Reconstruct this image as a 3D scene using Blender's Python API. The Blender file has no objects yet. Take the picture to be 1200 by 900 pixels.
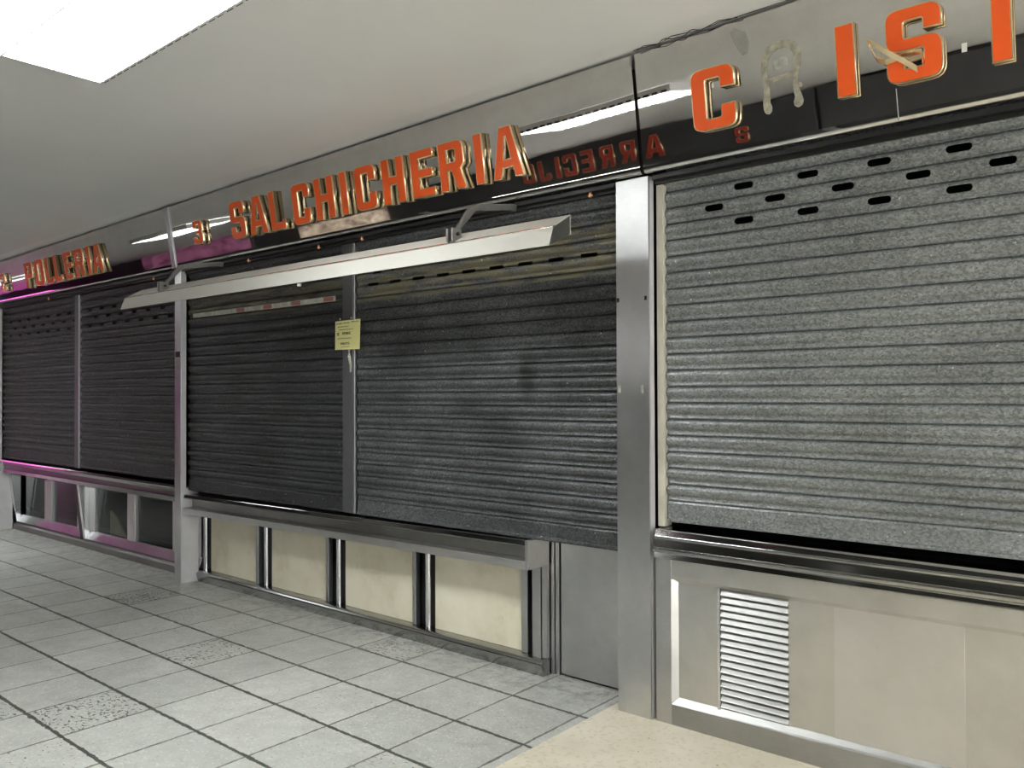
import bpy, bmesh, math, random
from mathutils import Vector, Matrix
random.seed(7)
sc = bpy.context.scene
col = sc.collection

# ------------------------------------------------------------------ camera
YAW, PIT, ROL, F = 0.701181, 0.0114762, -0.00376375, 965.85
CAM = Vector((0.0, -3.312, 1.5))
fw = Vector((-math.sin(YAW) * math.cos(PIT), math.cos(YAW) * math.cos(PIT), math.sin(PIT)))
r0 = Vector((math.cos(YAW), math.sin(YAW), 0)); u0 = r0.cross(fw)
rt = r0 * math.cos(ROL) + u0 * math.sin(ROL)
up = u0 * math.cos(ROL) - r0 * math.sin(ROL)
cd = bpy.data.cameras.new('camera'); cam = bpy.data.objects.new('camera', cd); col.objects.link(cam)
cd.sensor_fit = 'HORIZONTAL'; cd.sensor_width = 36; cd.lens = F / 1200 * 36; cd.clip_start = .05
cam.matrix_world = Matrix(((rt.x, up.x, -fw.x, CAM.x), (rt.y, up.y, -fw.y, CAM.y), (rt.z, up.z, -fw.z, CAM.z), (0, 0, 0, 1)))
sc.camera = cam

# ------------------------------------------------------------------ world, exposure, light levels
sc.view_settings.view_transform = 'Standard'
try: sc.view_settings.look = 'None'
except Exception: pass
sc.view_settings.gamma = 1; sc.view_settings.use_curve_mapping = False
sc.view_settings.exposure = 0.2
w = bpy.data.worlds.new('world'); sc.world = w; w.use_nodes = True
w.node_tree.nodes['Background'].inputs[0].default_value = (.93, .97, 1.0, 1)
w.node_tree.nodes['Background'].inputs[1].default_value = 4.0
LUM = 36.0            # ceiling luminaires
PINK = 2.8            # pink lit shop over the aisle
TUBE = 22.0            # strip lamps over the aisle

def zc(x): return 3.025 + .0125 * (x + 2)      # the ceiling falls slightly to the left

# ------------------------------------------------------------------ node helpers
def newmat(name):
    m = bpy.data.materials.new(name); m.use_nodes = True
    nt = m.node_tree; b = nt.nodes['Principled BSDF']
    return m, nt, b
def N(nt, t, **kw):
    n = nt.nodes.new(t)
    for k, v in kw.items():
        if k in n.inputs: n.inputs[k].default_value = v
        else: setattr(n, k, v)
    return n
def L(nt, a, b): nt.links.new(a, b)
def math_(nt, op, a, b=None, c=None):
    n = nt.nodes.new('ShaderNodeMath'); n.operation = op
    for i, v in enumerate((a, b, c)):
        if v is None: continue
        if isinstance(v, (int, float)): n.inputs[i].default_value = v
        else: L(nt, v, n.inputs[i])
    return n.outputs[0]
def ramp(nt, fac, stops):
    n = nt.nodes.new('ShaderNodeValToRGB'); e = n.color_ramp.elements
    while len(e) < len(stops): e.new(.5)
    for i, (p, c) in enumerate(stops):
        e[i].position = p; e[i].color = (c, c, c, 1) if isinstance(c, (int, float)) else (*c, 1)
    L(nt, fac, n.inputs[0]); return n.outputs[0]
def mix(nt, f, a, b, mode='MIX'):
    n = nt.nodes.new('ShaderNodeMix'); n.data_type = 'RGBA'; n.blend_type = mode
    for i, v in ((0, f), (6, a), (7, b)):
        if isinstance(v, (int, float)): n.inputs[i].default_value = v if i == 0 else (v, v, v, 1)
        elif isinstance(v, tuple): n.inputs[i].default_value = (*v, 1)
        else: L(nt, v, n.inputs[i])
    return n.outputs[2]
def pos(nt, scale=(1, 1, 1)):
    g = nt.nodes.new('ShaderNodeNewGeometry')
    m = nt.nodes.new('ShaderNodeMapping'); m.inputs['Scale'].default_value = scale
    L(nt, g.outputs['Position'], m.inputs['Vector']); return m.outputs[0]
def noise(nt, vec, scale, detail=3, rough=.55):
    n = N(nt, 'ShaderNodeTexNoise', Scale=scale, Detail=detail, Roughness=rough); L(nt, vec, n.inputs['Vector'])
    return n.outputs[0]
def bump(nt, b, h, strength, dist):
    n = N(nt, 'ShaderNodeBump', Strength=strength, Distance=dist); L(nt, h, n.inputs['Height']); L(nt, n.outputs[0], b.inputs['Normal'])
def plain(name, c, rough=.5, metal=0, spec=.5):
    m, nt, b = newmat(name)
    b.inputs['Base Color'].default_value = (*c, 1); b.inputs['Roughness'].default_value = rough
    b.inputs['Metallic'].default_value = metal; b.inputs['Specular IOR Level'].default_value = spec
    return m
def emit(name, c, s):
    m, nt, b = newmat(name)
    b.inputs['Base Color'].default_value = (*c, 1); b.inputs['Emission Color'].default_value = (*c, 1)
    b.inputs['Emission Strength'].default_value = s; return m
def painted(name, c, rough=.5, var=.08, scale=3, spec=.5):
    m, nt, b = newmat(name); n = noise(nt, pos(nt), scale, 5)
    lo = tuple(v * (1 - var) for v in c); hi = tuple(min(1, v * (1 + var)) for v in c)
    L(nt, ramp(nt, n, [(.3, lo), (.7, hi)]), b.inputs['Base Color']); b.inputs['Roughness'].default_value = rough
    b.inputs['Specular IOR Level'].default_value = spec
    return m
def brushed(name, c, r0=.29, r1=.38, stretch=(6, 6, 120), stain=.18):
    m, nt, b = newmat(name)
    s = noise(nt, pos(nt, stretch), 3, 3); d = noise(nt, pos(nt), 2.3, 6, .65)
    lo = tuple(v * (1 - stain) for v in c)
    colr = ramp(nt, d, [(.35, lo), (.6, c)])
    b.inputs['Metallic'].default_value = 1
    L(nt, mix(nt, .12, colr, s, 'OVERLAY'), b.inputs['Base Color'])
    mr = N(nt, 'ShaderNodeMapRange', **{'To Min': r0, 'To Max': r1}); L(nt, d, mr.inputs[0]); L(nt, mr.outputs[0], b.inputs['Roughness'])
    return m
def galvanised(name, dark, light, stain, smear=None):
    m, nt, b = newmat(name)
    v = N(nt, 'ShaderNodeTexVoronoi', Scale=110); L(nt, pos(nt, (1, 1, 1.4)), v.inputs['Vector'])
    f = noise(nt, pos(nt), 190, 3, .7)
    k = math_(nt, 'ADD', math_(nt, 'MULTIPLY', v.outputs['Color'], .45), math_(nt, 'MULTIPLY', f, .55))
    base = ramp(nt, k, [(.3, dark), (.72, light)])
    big = ramp(nt, noise(nt, pos(nt, (1, 1, 1.6)), 1.5, 6, .62), [(.32, stain), (.62, 1.0)])
    c = mix(nt, 1.0, base, big, 'MULTIPLY')
    if smear:
        gs = nt.nodes.new('ShaderNodeNewGeometry'); ss = nt.nodes.new('ShaderNodeSeparateXYZ'); L(nt, gs.outputs['Position'], ss.inputs[0])
        dx = math_(nt, 'POWER', math_(nt, 'DIVIDE', math_(nt, 'ADD', ss.outputs[0], 2.74), .10), 2.0); dz = math_(nt, 'POWER', math_(nt, 'DIVIDE', math_(nt, 'SUBTRACT', ss.outputs[2], 1.60), .24), 2.0)
        dd = math_(nt, 'ADD', math_(nt, 'ADD', dx, dz), math_(nt, 'MULTIPLY', noise(nt, pos(nt), 14, 5, .7), .8))
        c = mix(nt, ramp(nt, dd, [(.4, .8), (1.0, 0.0)]), c, (.02, .02, .02))
        z0, z1, cc = smear
        g = nt.nodes.new('ShaderNodeNewGeometry'); sp = nt.nodes.new('ShaderNodeSeparateXYZ'); L(nt, g.outputs['Position'], sp.inputs[0])
        a = math_(nt, 'MULTIPLY', math_(nt, 'GREATER_THAN', sp.outputs[2], z0), math_(nt, 'LESS_THAN', sp.outputs[2], z1))
        band = ramp(nt, noise(nt, pos(nt, (1.5, 1, 9)), 3, 4, .6), [(.40, 0.0), (.55, .8)])
        c = mix(nt, math_(nt, 'MULTIPLY', a, band), c, cc)
    spk = ramp(nt, noise(nt, pos(nt), 60, 1), [(.775, 0.0), (.79, .8)])
    c = mix(nt, spk, c, (.75, .75, .72))
    L(nt, c, b.inputs['Base Color']); b.inputs['Metallic'].default_value = .45
    rr = ramp(nt, k, [(.3, .62), (.7, .38)]); L(nt, rr, b.inputs['Roughness'])
    bump(nt, b, k, .12, .001); return m

M = {}
M['ceiling'] = painted('ceiling_paint', (.82, .815, .805), .45, .03, 1.2)
M['wall'] = painted('dark_wall_paint', (.10, .10, .10), .6)
M['fascia_dark'] = painted('dark_grey_fascia', (.065, .065, .068), .45)
M['wall_inner'] = plain('black_inner_wall', (.015, .015, .015), .8)  # near-black paint puts the unlit stall interior's shade into the colour
M['dark'] = plain('dark_recess', (.012, .012, .012), .7)
M['dark_metal'] = plain('blackened_metal', (.03, .03, .03), .4, .6)
M['steel'] = brushed('brushed_steel', (.56, .56, .56))
M['steel_trim'] = brushed('polished_trim_steel', (.50, .50, .50), .07, .13)
M['smear'] = painted('dull_smear', (.30, .29, .27), .5, .15, 20)
M['post_dark'] = plain('dark_post_metal', (.10, .10, .105), .42, .4)
M['pale_guide'] = painted('yellowed_guide', (.50, .47, .39), .45, .15, 8)
M['pale_side'] = painted('pale_dull_metal', (.58, .565, .56), .4, .08, 6)
M['vent_steel'] = brushed('dull_vent_steel', (.42, .42, .41), .40, .5)
M['steel_base'] = brushed('scuffed_base_steel', (.40, .40, .395), .13, .2)
M['steel_pillar'] = brushed('pillar_steel', (.62, .62, .625), .29, .36)
M['steel_bright'] = brushed('bright_steel', (.76, .76, .77), .12, .24)
M['steel_dark'] = brushed('tarnished_steel', (.30, .295, .285), .29, .36)
M['steel_panel'] = brushed('worn_steel_sheet', (.68, .67, .655), .30, .42, (2, 2, 2), .14)
M['steel_sheet'] = brushed('cool_steel_sheet', (.74, .73, .74), .29, .36, (2, 2, 2), .10)
M['galv_light'] = galvanised('galvanised_light', (.155, .164, .163), (.385, .402, .402), .66)
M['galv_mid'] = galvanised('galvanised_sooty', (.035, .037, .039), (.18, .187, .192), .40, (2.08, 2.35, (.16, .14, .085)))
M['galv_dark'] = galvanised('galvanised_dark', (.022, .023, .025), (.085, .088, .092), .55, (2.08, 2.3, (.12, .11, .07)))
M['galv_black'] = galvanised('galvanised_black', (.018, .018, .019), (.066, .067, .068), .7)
M['orange'] = plain('orange_acrylic', (.88, .115, .015), .35)
M['red'] = plain('red_acrylic', (.55, .05, .03), .35)
M['gold'] = plain('brass_trim', (.92, .72, .45), .24, 1)
M['copper'] = plain('copper_bolt', (.55, .28, .15), .35, 1)
M['glue'] = painted('dried_glue', (.36, .34, .27), .5, .35, 40)
M['paper'] = painted('yellow_paper', (.90, .86, .38), .8, .04, 8)
M['ink'] = plain('pencil_ink', (.10, .09, .05), .7)
M['white'] = plain('white_tag', (.85, .85, .82), .5)
M['tape'] = painted('old_tape', (.42, .42, .36), .5, .3, 30)
M['tape_red'] = plain('faded_red_print', (.30, .10, .075), .6)
M['lamp_paint'] = plain('lamp_enamel', (.62, .60, .55), .38)
M['lamp_edge'] = plain('polished_edge', (.85, .85, .83), .12, 1)
M['grey_metal'] = plain('grey_iron', (.22, .215, .20), .45, .6)
M['cable'] = plain('black_cable', (.03, .028, .025), .6)
M['board'] = painted('pale_board', (.52, .46, .30), .7, .2, 12)

def mirror_steel():
    m, nt, b = newmat('mirror_steel')
    h = noise(nt, pos(nt, (1.3, 1, 2.2)), 1.7, 2, .4)
    d = noise(nt, pos(nt), 5, 6, .7)
    b.inputs['Metallic'].default_value = 1
    L(nt, ramp(nt, d, [(.3, (.60, .585, .565)), (.6, (.68, .665, .645))]), b.inputs['Base Color'])
    L(nt, ramp(nt, d, [(.35, .035), (.6, .012)]), b.inputs['Roughness'])
    bump(nt, b, h, .03, .02); return m
M['mirror'] = mirror_steel()

def marble():
    m, nt, b = newmat('cream_marble')
    a = noise(nt, pos(nt), 3.2, 8, .62); c = noise(nt, pos(nt), 11, 5, .7)
    base = ramp(nt, a, [(.3, (.60, .54, .39)), (.5, (.74, .685, .53)), (.7, (.80, .75, .60))])
    L(nt, mix(nt, ramp(nt, c, [(.62, 0.0), (.75, .35)]), base, (.52, .45, .30)), b.inputs['Base Color'])
    b.inputs['Roughness'].default_value = .32; return m
M['marble'] = marble()

def glass():
    m, nt, b = newmat('display_glass')
    b.inputs['Base Color'].default_value = (.55, .6, .58, 1); b.inputs['Transmission Weight'].default_value = 1
    b.inputs['Roughness'].default_value = .03; b.inputs['IOR'].default_value = 1.22; return m
M['glass'] = glass()

def terrazzo():
    m, nt, b = newmat('terrazzo_tiles')
    g = nt.nodes.new('ShaderNodeNewGeometry')
    wob = N(nt, 'ShaderNodeTexNoise', Scale=26.0, Detail=3.0); L(nt, g.outputs['Position'], wob.inputs['Vector'])
    sp = nt.nodes.new('ShaderNodeSeparateXYZ'); L(nt, g.outputs['Position'], sp.inputs[0])
    wv = math_(nt, 'MULTIPLY', math_(nt, 'SUBTRACT', wob.outputs[0], .5), .012)
    tx = math_(nt, 'ADD', math_(nt, 'DIVIDE', math_(nt, 'ADD', sp.outputs[0], 4.275), .405), wv)
    ty = math_(nt, 'ADD', math_(nt, 'DIVIDE', math_(nt, 'ADD', sp.outputs[1], .172), .41), wv)
    def edge(t): 
        f = math_(nt, 'FRACT', t); return math_(nt, 'MINIMUM', f, math_(nt, 'SUBTRACT', 1.0, f))
    ex, ey = edge(tx), edge(ty)
    cx = nt.nodes.new('ShaderNodeCombineXYZ'); L(nt, math_(nt, 'FLOOR', tx), cx.inputs[0]); L(nt, math_(nt, 'FLOOR', ty), cx.inputs[1])
    wn = nt.nodes.new('ShaderNodeTexWhiteNoise'); wn.noise_dimensions = '3D'; L(nt, cx.outputs[0], wn.inputs['Vector'])
    rnd = wn.outputs['Value']
    base = ramp(nt, rnd, [(0, (.47, .475, .44)), (.5, (.51, .513, .475)), (1, (.55, .548, .51))])
    # chips
    v = N(nt, 'ShaderNodeTexVoronoi', Scale=75.0); L(nt, g.outputs['Position'], v.inputs['Vector'])
    sv = nt.nodes.new('ShaderNodeSeparateColor'); L(nt, v.outputs['Color'], sv.inputs[0])
    chip = math_(nt, 'MULTIPLY', math_(nt, 'GREATER_THAN', sv.outputs[0], .72), math_(nt, 'LESS_THAN', v.outputs['Distance'], .42))
    c = mix(nt, math_(nt, 'MULTIPLY', chip, .38), base, (.74, .73, .68))
    chip2 = math_(nt, 'MULTIPLY', math_(nt, 'LESS_THAN', sv.outputs[0], .12), math_(nt, 'LESS_THAN', v.outputs['Distance'], .38))
    c = mix(nt, math_(nt, 'MULTIPLY', chip2, .45), c, (.26, .26, .23))
    # broad wear
    c = mix(nt, 1.0, c, ramp(nt, noise(nt, g.outputs['Position'], 1.3, 6, .65), [(.3, .80), (.65, 1.0)]), 'MULTIPLY')
    c = mix(nt, 1.0, c, ramp(nt, noise(nt, g.outputs['Position'], 9, 6, .75), [(.35, .86), (.6, 1.0)]), 'MULTIPLY')
    # dark pits, many on some tiles
    pn = noise(nt, pos(nt, (1, 1.8, 1)), 38, 3, .6)
    sw = nt.nodes.new('ShaderNodeSeparateColor'); L(nt, wn.outputs['Color'], sw.inputs[0])
    thr = math_(nt, 'SUBTRACT', .725, math_(nt, 'MULTIPLY', math_(nt, 'MULTIPLY', math_(nt, 'POWER', sw.outputs[1], 7.0), noise(nt, g.outputs['Position'], 6, 3)), .40))
    c = mix(nt, math_(nt, 'MULTIPLY', math_(nt, 'GREATER_THAN', pn, thr), .85), c, (.07, .068, .06))
    mp = noise(nt, pos(nt, (1, 1.7, 1)), 30, 2)
    c = mix(nt, math_(nt, 'GREATER_THAN', mp, .765), c, (.08, .075, .065))
    # joints: strong along the aisle, thin across it
    jw = math_(nt, 'MULTIPLY', math_(nt, 'POWER', noise(nt, g.outputs['Position'], 22, 5, .7), 1.6), 1.9)
    wy = math_(nt, 'MULTIPLY', jw, .036); wx = math_(nt, 'MULTIPLY', jw, .024)
    c = mix(nt, math_(nt, 'MULTIPLY', math_(nt, 'LESS_THAN', ey, wy), .88), c, (.03, .028, .024))
    c = mix(nt, math_(nt, 'MULTIPLY', math_(nt, 'LESS_THAN', ex, wx), .85), c, (.09, .086, .075))
    # grime along the stalls
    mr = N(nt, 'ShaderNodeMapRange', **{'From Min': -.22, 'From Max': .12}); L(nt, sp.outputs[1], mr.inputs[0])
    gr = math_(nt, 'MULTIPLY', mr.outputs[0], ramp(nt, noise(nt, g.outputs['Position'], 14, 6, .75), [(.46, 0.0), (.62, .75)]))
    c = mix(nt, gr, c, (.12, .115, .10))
    L(nt, c, b.inputs['Base Color'])
    L(nt, ramp(nt, noise(nt, g.outputs['Position'], 4, 5), [(.35, .31), (.65, .44)]), b.inputs['Roughness'])
    return m
M['tiles'] = terrazzo()

def beige_floor():
    m, nt, b = newmat('beige_terrazzo')
    n = noise(nt, pos(nt), 4, 6, .6)
    c = ramp(nt, n, [(.3, (.60, .54, .42)), (.65, (.70, .65, .53))])
    c = mix(nt, math_(nt, 'GREATER_THAN', noise(nt, pos(nt, (1, 1.6, 1)), 26, 2), .735), c, (.20, .17, .12))
    v = N(nt, 'ShaderNodeTexVoronoi', Scale=70.0); L(nt, pos(nt), v.inputs['Vector'])
    sv = nt.nodes.new('ShaderNodeSeparateColor'); L(nt, v.outputs['Color'], sv.inputs[0])
    c = mix(nt, math_(nt, 'MULTIPLY', math_(nt, 'GREATER_THAN', sv.outputs[0], .85), .4), c, (.50, .42, .30))
    L(nt, c, b.inputs['Base Color']); b.inputs['Roughness'].default_value = .4
    return m
M['beige'] = beige_floor()
M['luminaire'] = emit('lit_louvre_panel', (.965, 1, 1), LUM)
M['louvre'] = plain('white_louvre', (.72, .72, .71), .35)
M['tube'] = emit('lit_tube', (1, .98, .94), TUBE)
M['blue_tube'] = emit('blue_neon', (.12, .45, 1.0), 5.0)

def pinklit(name, strength, sc_, c0, c1):
    m, nt, b = newmat(name)
    n = noise(nt, pos(nt, (1, 1, 2.5)), sc_, 5, .7)
    L(nt, ramp(nt, n, [(.35, c0), (.65, c1)]), b.inputs['Emission Color'])
    b.inputs['Base Color'].default_value = (.2, .1, .15, 1); b.inputs['Emission Strength'].default_value = strength
    return m
M['pink'] = pinklit('pink_lit_window', PINK, 2.0, (.5, .04, .28), (1, .22, .70))
M['pink_dim'] = pinklit('pink_lit_wall_glow', .22, 2.2, (.16, .04, .10), (.95, .32, .58))
M['warm'] = pinklit('warm_lit_window', .75, 3.0, (.12, .07, .05), (1, .85, .62))

# ------------------------------------------------------------------ mesh helpers
WLOC = {}
def B(): return bmesh.new()
def box(bm, x0, x1, y0, y1, z0, z1):
    vs = [bm.verts.new((x, y, z)) for z in (z0, z1) for y in (y0, y1) for x in (x0, x1)]
    for f in ((0, 2, 3, 1), (4, 5, 7, 6), (0, 1, 5, 4), (2, 6, 7, 3), (0, 4, 6, 2), (1, 3, 7, 5)):
        bm.faces.new([vs[i] for i in f])
    return vs
def prism(bm, prof, x0, x1, prof1=None):
    """closed (y,z) profile swept along X; prof1 = profile at the far end"""
    a = [bm.verts.new((x0, y, z)) for y, z in prof]; b = [bm.verts.new((x1, y, z)) for y, z in (prof1 or prof)]
    n = len(a)
    for i in range(n): bm.faces.new((a[i], a[(i + 1) % n], b[(i + 1) % n], b[i]))
    bm.faces.new(a[::-1]); bm.faces.new(b)
def plan(bm, prof, y0, y1):
    """closed (x,z) profile swept along Y"""
    a = [bm.verts.new((x, y0, z)) for x, z in prof]; b = [bm.verts.new((x, y1, z)) for x, z in prof]
    n = len(a)
    for i in range(n): bm.faces.new((a[i], a[(i + 1) % n], b[(i + 1) % n], b[i]))
    bm.faces.new(a[::-1]); bm.faces.new(b)
def tube(bm, pts, r, seg=10):
    pts = [Vector(p) for p in pts]; rings = []
    for i, p in enumerate(pts):
        d = (pts[min(i + 1, len(pts) - 1)] - pts[max(i - 1, 0)]).normalized()
        a = d.cross(Vector((0, 0, 1)));
        if a.length < .05: a = d.cross(Vector((0, 1, 0)))
        a.normalize(); b = d.cross(a)
        rings.append([bm.verts.new(p + a * (r * math.cos(2 * math.pi * k / seg)) + b * (r * math.sin(2 * math.pi * k / seg))) for k in range(seg)])
    for q in range(len(rings) - 1):
        for k in range(seg): bm.faces.new((rings[q][k], rings[q][(k + 1) % seg], rings[q + 1][(k + 1) % seg], rings[q + 1][k]))
    bm.faces.new(rings[0][::-1]); bm.faces.new(rings[-1])
def ribbon(bm, pts, wid, th=.0015):
    """flat strip: pts = list of points, wid = list of half-width vectors; solid of thickness th"""
    n = len(pts); rows = []
    for i in range(n):
        p = Vector(pts[i]); wv = Vector(wid[i]); d = (Vector(pts[min(i + 1, n - 1)]) - Vector(pts[max(i - 1, 0)])).normalized()
        nn = d.cross(wv).normalized() * th
        rows.append([bm.verts.new(p + wv + nn), bm.verts.new(p - wv + nn), bm.verts.new(p - wv - nn), bm.verts.new(p + wv - nn)])
    for i in range(n - 1):
        for k in range(4): bm.faces.new((rows[i][k], rows[i][(k + 1) % 4], rows[i + 1][(k + 1) % 4], rows[i + 1][k]))
    bm.faces.new(rows[0][::-1]); bm.faces.new(rows[-1])
def obj(name, bm, mat, parent=None, bevel=0, smooth=False, label=None):
    bmesh.ops.recalc_face_normals(bm, faces=bm.faces)
    if parent is not None:
        l = WLOC[parent.name]
        bmesh.ops.translate(bm, verts=bm.verts, vec=-l)
    me = bpy.data.meshes.new(name); bm.to_mesh(me); bm.free()
    if smooth:
        for p in me.polygons: p.use_smooth = True
        if hasattr(me, 'set_sharp_from_angle'): me.set_sharp_from_angle(angle=math.radians(38))
    for mm in (mat if isinstance(mat, (list, tuple)) else [mat]): me.materials.append(mm)
    o = bpy.data.objects.new(name, me); col.objects.link(o)
    if parent is not None: o.parent = parent
    WLOC[o.name] = WLOC[parent.name].copy() if parent is not None else Vector((0, 0, 0))
    if bevel:
        b = o.modifiers.new('bevel', 'BEVEL'); b.width = bevel; b.segments = 2; b.limit_method = 'ANGLE'; b.angle_limit = math.radians(35)
    if label: o['label'] = label
    return o
def thing(name, loc, label, cat, group=None):
    o = bpy.data.objects.new(name, None); col.objects.link(o); o.location = loc; o.empty_display_size = .1
    WLOC[o.name] = Vector(loc); o['label'] = label; o['category'] = cat
    if group: o['group'] = group
    return o
def struct(name, bm, mat, bevel=0, smooth=False, label=None, cat=None):
    o = obj(name, bm, mat, None, bevel, smooth); o['kind'] = 'structure'
    if label: o['label'] = label
    if cat: o['category'] = cat
    return o
def tag(o, label, cat, group=None):
    o['label'] = label; o['category'] = cat
    if group: o['group'] = group
    return o

# ------------------------------------------------------------------ setting
XL, XR = -31.0, 5.0
bm = B()
vs = [bm.verts.new(p) for p in ((XL, -6.2, 0), (-2.2, -6.2, 0), (-2.2, 1.4, 0), (XL, 1.4, 0), (XR, -6.2, 0), (XR, 1.4, 0))]
f1 = bm.faces.new(vs[:4]); f2 = bm.faces.new((vs[1], vs[4], vs[5], vs[2])); f2.material_index = 1
r = bmesh.ops.extrude_face_region(bm, geom=[f1, f2]); bmesh.ops.translate(bm, vec=(0, 0, -.1), verts=[v for v in r['geom'] if isinstance(v, bmesh.types.BMVert)])
struct('floor', bm, [M['tiles'], M['beige']], label='grey speckled terrazzo tile floor turning plain beige at the right', cat='floor')

bm = B()
a = [(-6.2, 0), (-.285, 0), (-.265, .001), (-.24, .005), (-.17, .017), (-.10, .028), (1.4, .028), (1.4, .14), (-6.2, .14)]
prism(bm, [(y, z + zc(XL)) for y, z in a], XL, XR, [(y, z + zc(XR)) for y, z in a])
struct('ceiling', bm, M['ceiling'], smooth=True, label='smooth off-white ceiling above the aisle', cat='ceiling')
bm = B(); plan(bm, [(XL, 0), (XR, 0), (XR, zc(XR)), (XL, zc(XL))], .9, 1.4); struct('wall_back', bm, M['wall_inner'])
bm = B(); box(bm, XL - .1, XL, -6.2, 1.4, 0, zc(XL)); struct('wall_left', bm, M['wall'])
bm = B(); plan(bm, [(XL, 0), (XR, 0), (XR, zc(XR)), (XL, zc(XL))], -6.2, -6.06); struct('wall_opposite', bm, M['wall'])
bm = B(); box(bm, XL, -10.42, .04, .16, 0, 2.56); struct('wall_far', bm, M['wall'])
bm = B(); box(bm, 1.76, XR, .04, .16, 0, 2.56); struct('wall_near', bm, M['wall'])
bm = B(); box(bm, XR, XR + .1, .12, 1.4, 0, 3.05); struct('wall_right', bm, M['wall'])
bm = B(); plan(bm, [(XL, 2.53), (XR, 2.53), (XR, zc(XR)), (XL, zc(XL))], .02, .035); struct('wall_fascia', bm, M['wall'])

# ------------------------------------------------------------------ lettering
def rnd_poly(pts):
    out = []; n = len(pts)
    for i, p in enumerate(pts):
        P = Vector(p[:2]); rr = p[2] if len(p) > 2 else 0
        if not rr: out.append(P); continue
        A = Vector(pts[i - 1][:2]); C = Vector(pts[(i + 1) % n][:2])
        da = (A - P); dc = (C - P); rr = min(rr, da.length * .49, dc.length * .49)
        p0 = P + da.normalized() * rr; p1 = P + dc.normalized() * rr
        for k in range(6):
            t = k / 5; out.append(p0 * (1 - t) ** 2 + P * (2 * t * (1 - t)) + p1 * t * t)
    return out
S_, T_, W_ = .225, .185, .68
def glyph(ch):
    s, t, w = S_, T_, W_; k = .17
    if ch == 'I': return s, [[(0, 0), (s, 0), (s, 1), (0, 1)]]
    if ch == 'H': return w, [[(0, 0), (s, 0), (s, .41), (w - s, .41), (w - s, 0), (w, 0), (w, 1), (w - s, 1), (w - s, .6), (s, .6), (s, 1), (0, 1)]]
    if ch == 'L': return .62, [[(0, 0), (.62, 0), (.62, .24), (.5, .24), (.5, t), (s, t), (s, 1), (0, 1)]]
    if ch == 'E': return .64, [[(0, 0), (.64, 0), (.64, t), (s, t), (s, .41), (.6, .41), (.6, .59), (s, .59), (s, 1 - t), (.64, 1 - t), (.64, 1), (0, 1)]]
    if ch == 'T': return w, [[(w / 2 - s / 2, 0), (w / 2 + s / 2, 0), (w / 2 + s / 2, 1 - t), (w, 1 - t), (w, 1), (0, 1), (0, 1 - t), (w / 2 - s / 2, 1 - t)]]
    if ch == 'C': return w, [[(w, .64), (w, 1, k), (0, 1, k), (0, 0, k), (w, 0, k), (w, .38), (w - s, .38), (w - s, t, .03), (s, t, .03), (s, 1 - t, .03), (w - s, 1 - t, .03), (w - s, .64)]]
    if ch in 'S2':
        p = [(w, .66), (w, 1, k), (0, 1, k), (0, .42, k), (w - s, .42, .03), (w - s, t, .03), (s, t, .03), (s, .34), (0, .34), (0, 0, k), (w, 0, k), (w, .59, k), (s, .59, .03), (s, 1 - t, .03), (w - s, 1 - t, .03), (w - s, .66)]
        if ch == '2': p = [(w - q[0], *q[1:]) for q in p]
        return w, [p]
    if ch == 'A': return .80, [[(0, 0), (.22, 0), (.265, .2), (.535, .2), (.58, 0), (.80, 0), (.55, 1), (.25, 1)], [(.305, .37), (.495, .37), (.415, .80), (.385, .80)]]
    if ch == 'R': return .70, [[(0, 0), (s, 0), (s, .40), (.33, .40), (.46, 0), (.70, 0), (.57, .42), (.68, .52, .06), (.68, 1, k), (0, 1)], [(s, .58), (.46, .58, .04), (.46, .83, .04), (s, .83)]]
    if ch == 'P': return .66, [[(0, 0), (s, 0), (s, .36), (.66, .36, k), (.66, 1, k), (0, 1)], [(s, .55), (.44, .55, .04), (.44, .83, .04), (s, .83)]]
    if ch == 'O': return w, [[(0, 0, k), (w, 0, k), (w, 1, k), (0, 1, k)], [(s, t, .03), (w - s, t, .03), (w - s, 1 - t, .03), (s, 1 - t, .03)]]
    if ch == 'J': return .6, [[(0, .34), (0, 0, k), (.6, 0, k), (.6, 1), (.6 - s, 1), (.6 - s, t), (s, t), (s, .34)]]
    if ch == '3': return .62, [[(0, 1, k), (.62, 1, k), (.62, .54, .06), (.57, .5), (.62, .46, .06), (.62, 0, k), (0, 0, k), (0, .32), (s, .32), (s, t), (.62 - s, t), (.62 - s, .42), (.2, .42), (.2, .59), (.62 - s, .59), (.62 - s, 1 - t), (s, 1 - t), (s, .68), (0, .68)]]
def area(p): return sum(p[i - 1].x * p[i].y - p[i].x * p[i - 1].y for i in range(len(p))) / 2
def inset(p, d):
    n = len(p); out = []
    for i in range(n):
        a = p[i] - p[i - 1]; b = p[(i + 1) % n] - p[i]
        if a.length < 1e-7 or b.length < 1e-7: out.append(p[i].copy()); continue
        a.normalize(); b.normalize()
        na = Vector((-a.y, a.x)); nb = Vector((-b.y, b.x)); m = na + nb
        q = 1 + na.dot(nb)
        out.append(p[i] + m * (d / max(q, .35)))
    return out
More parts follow.
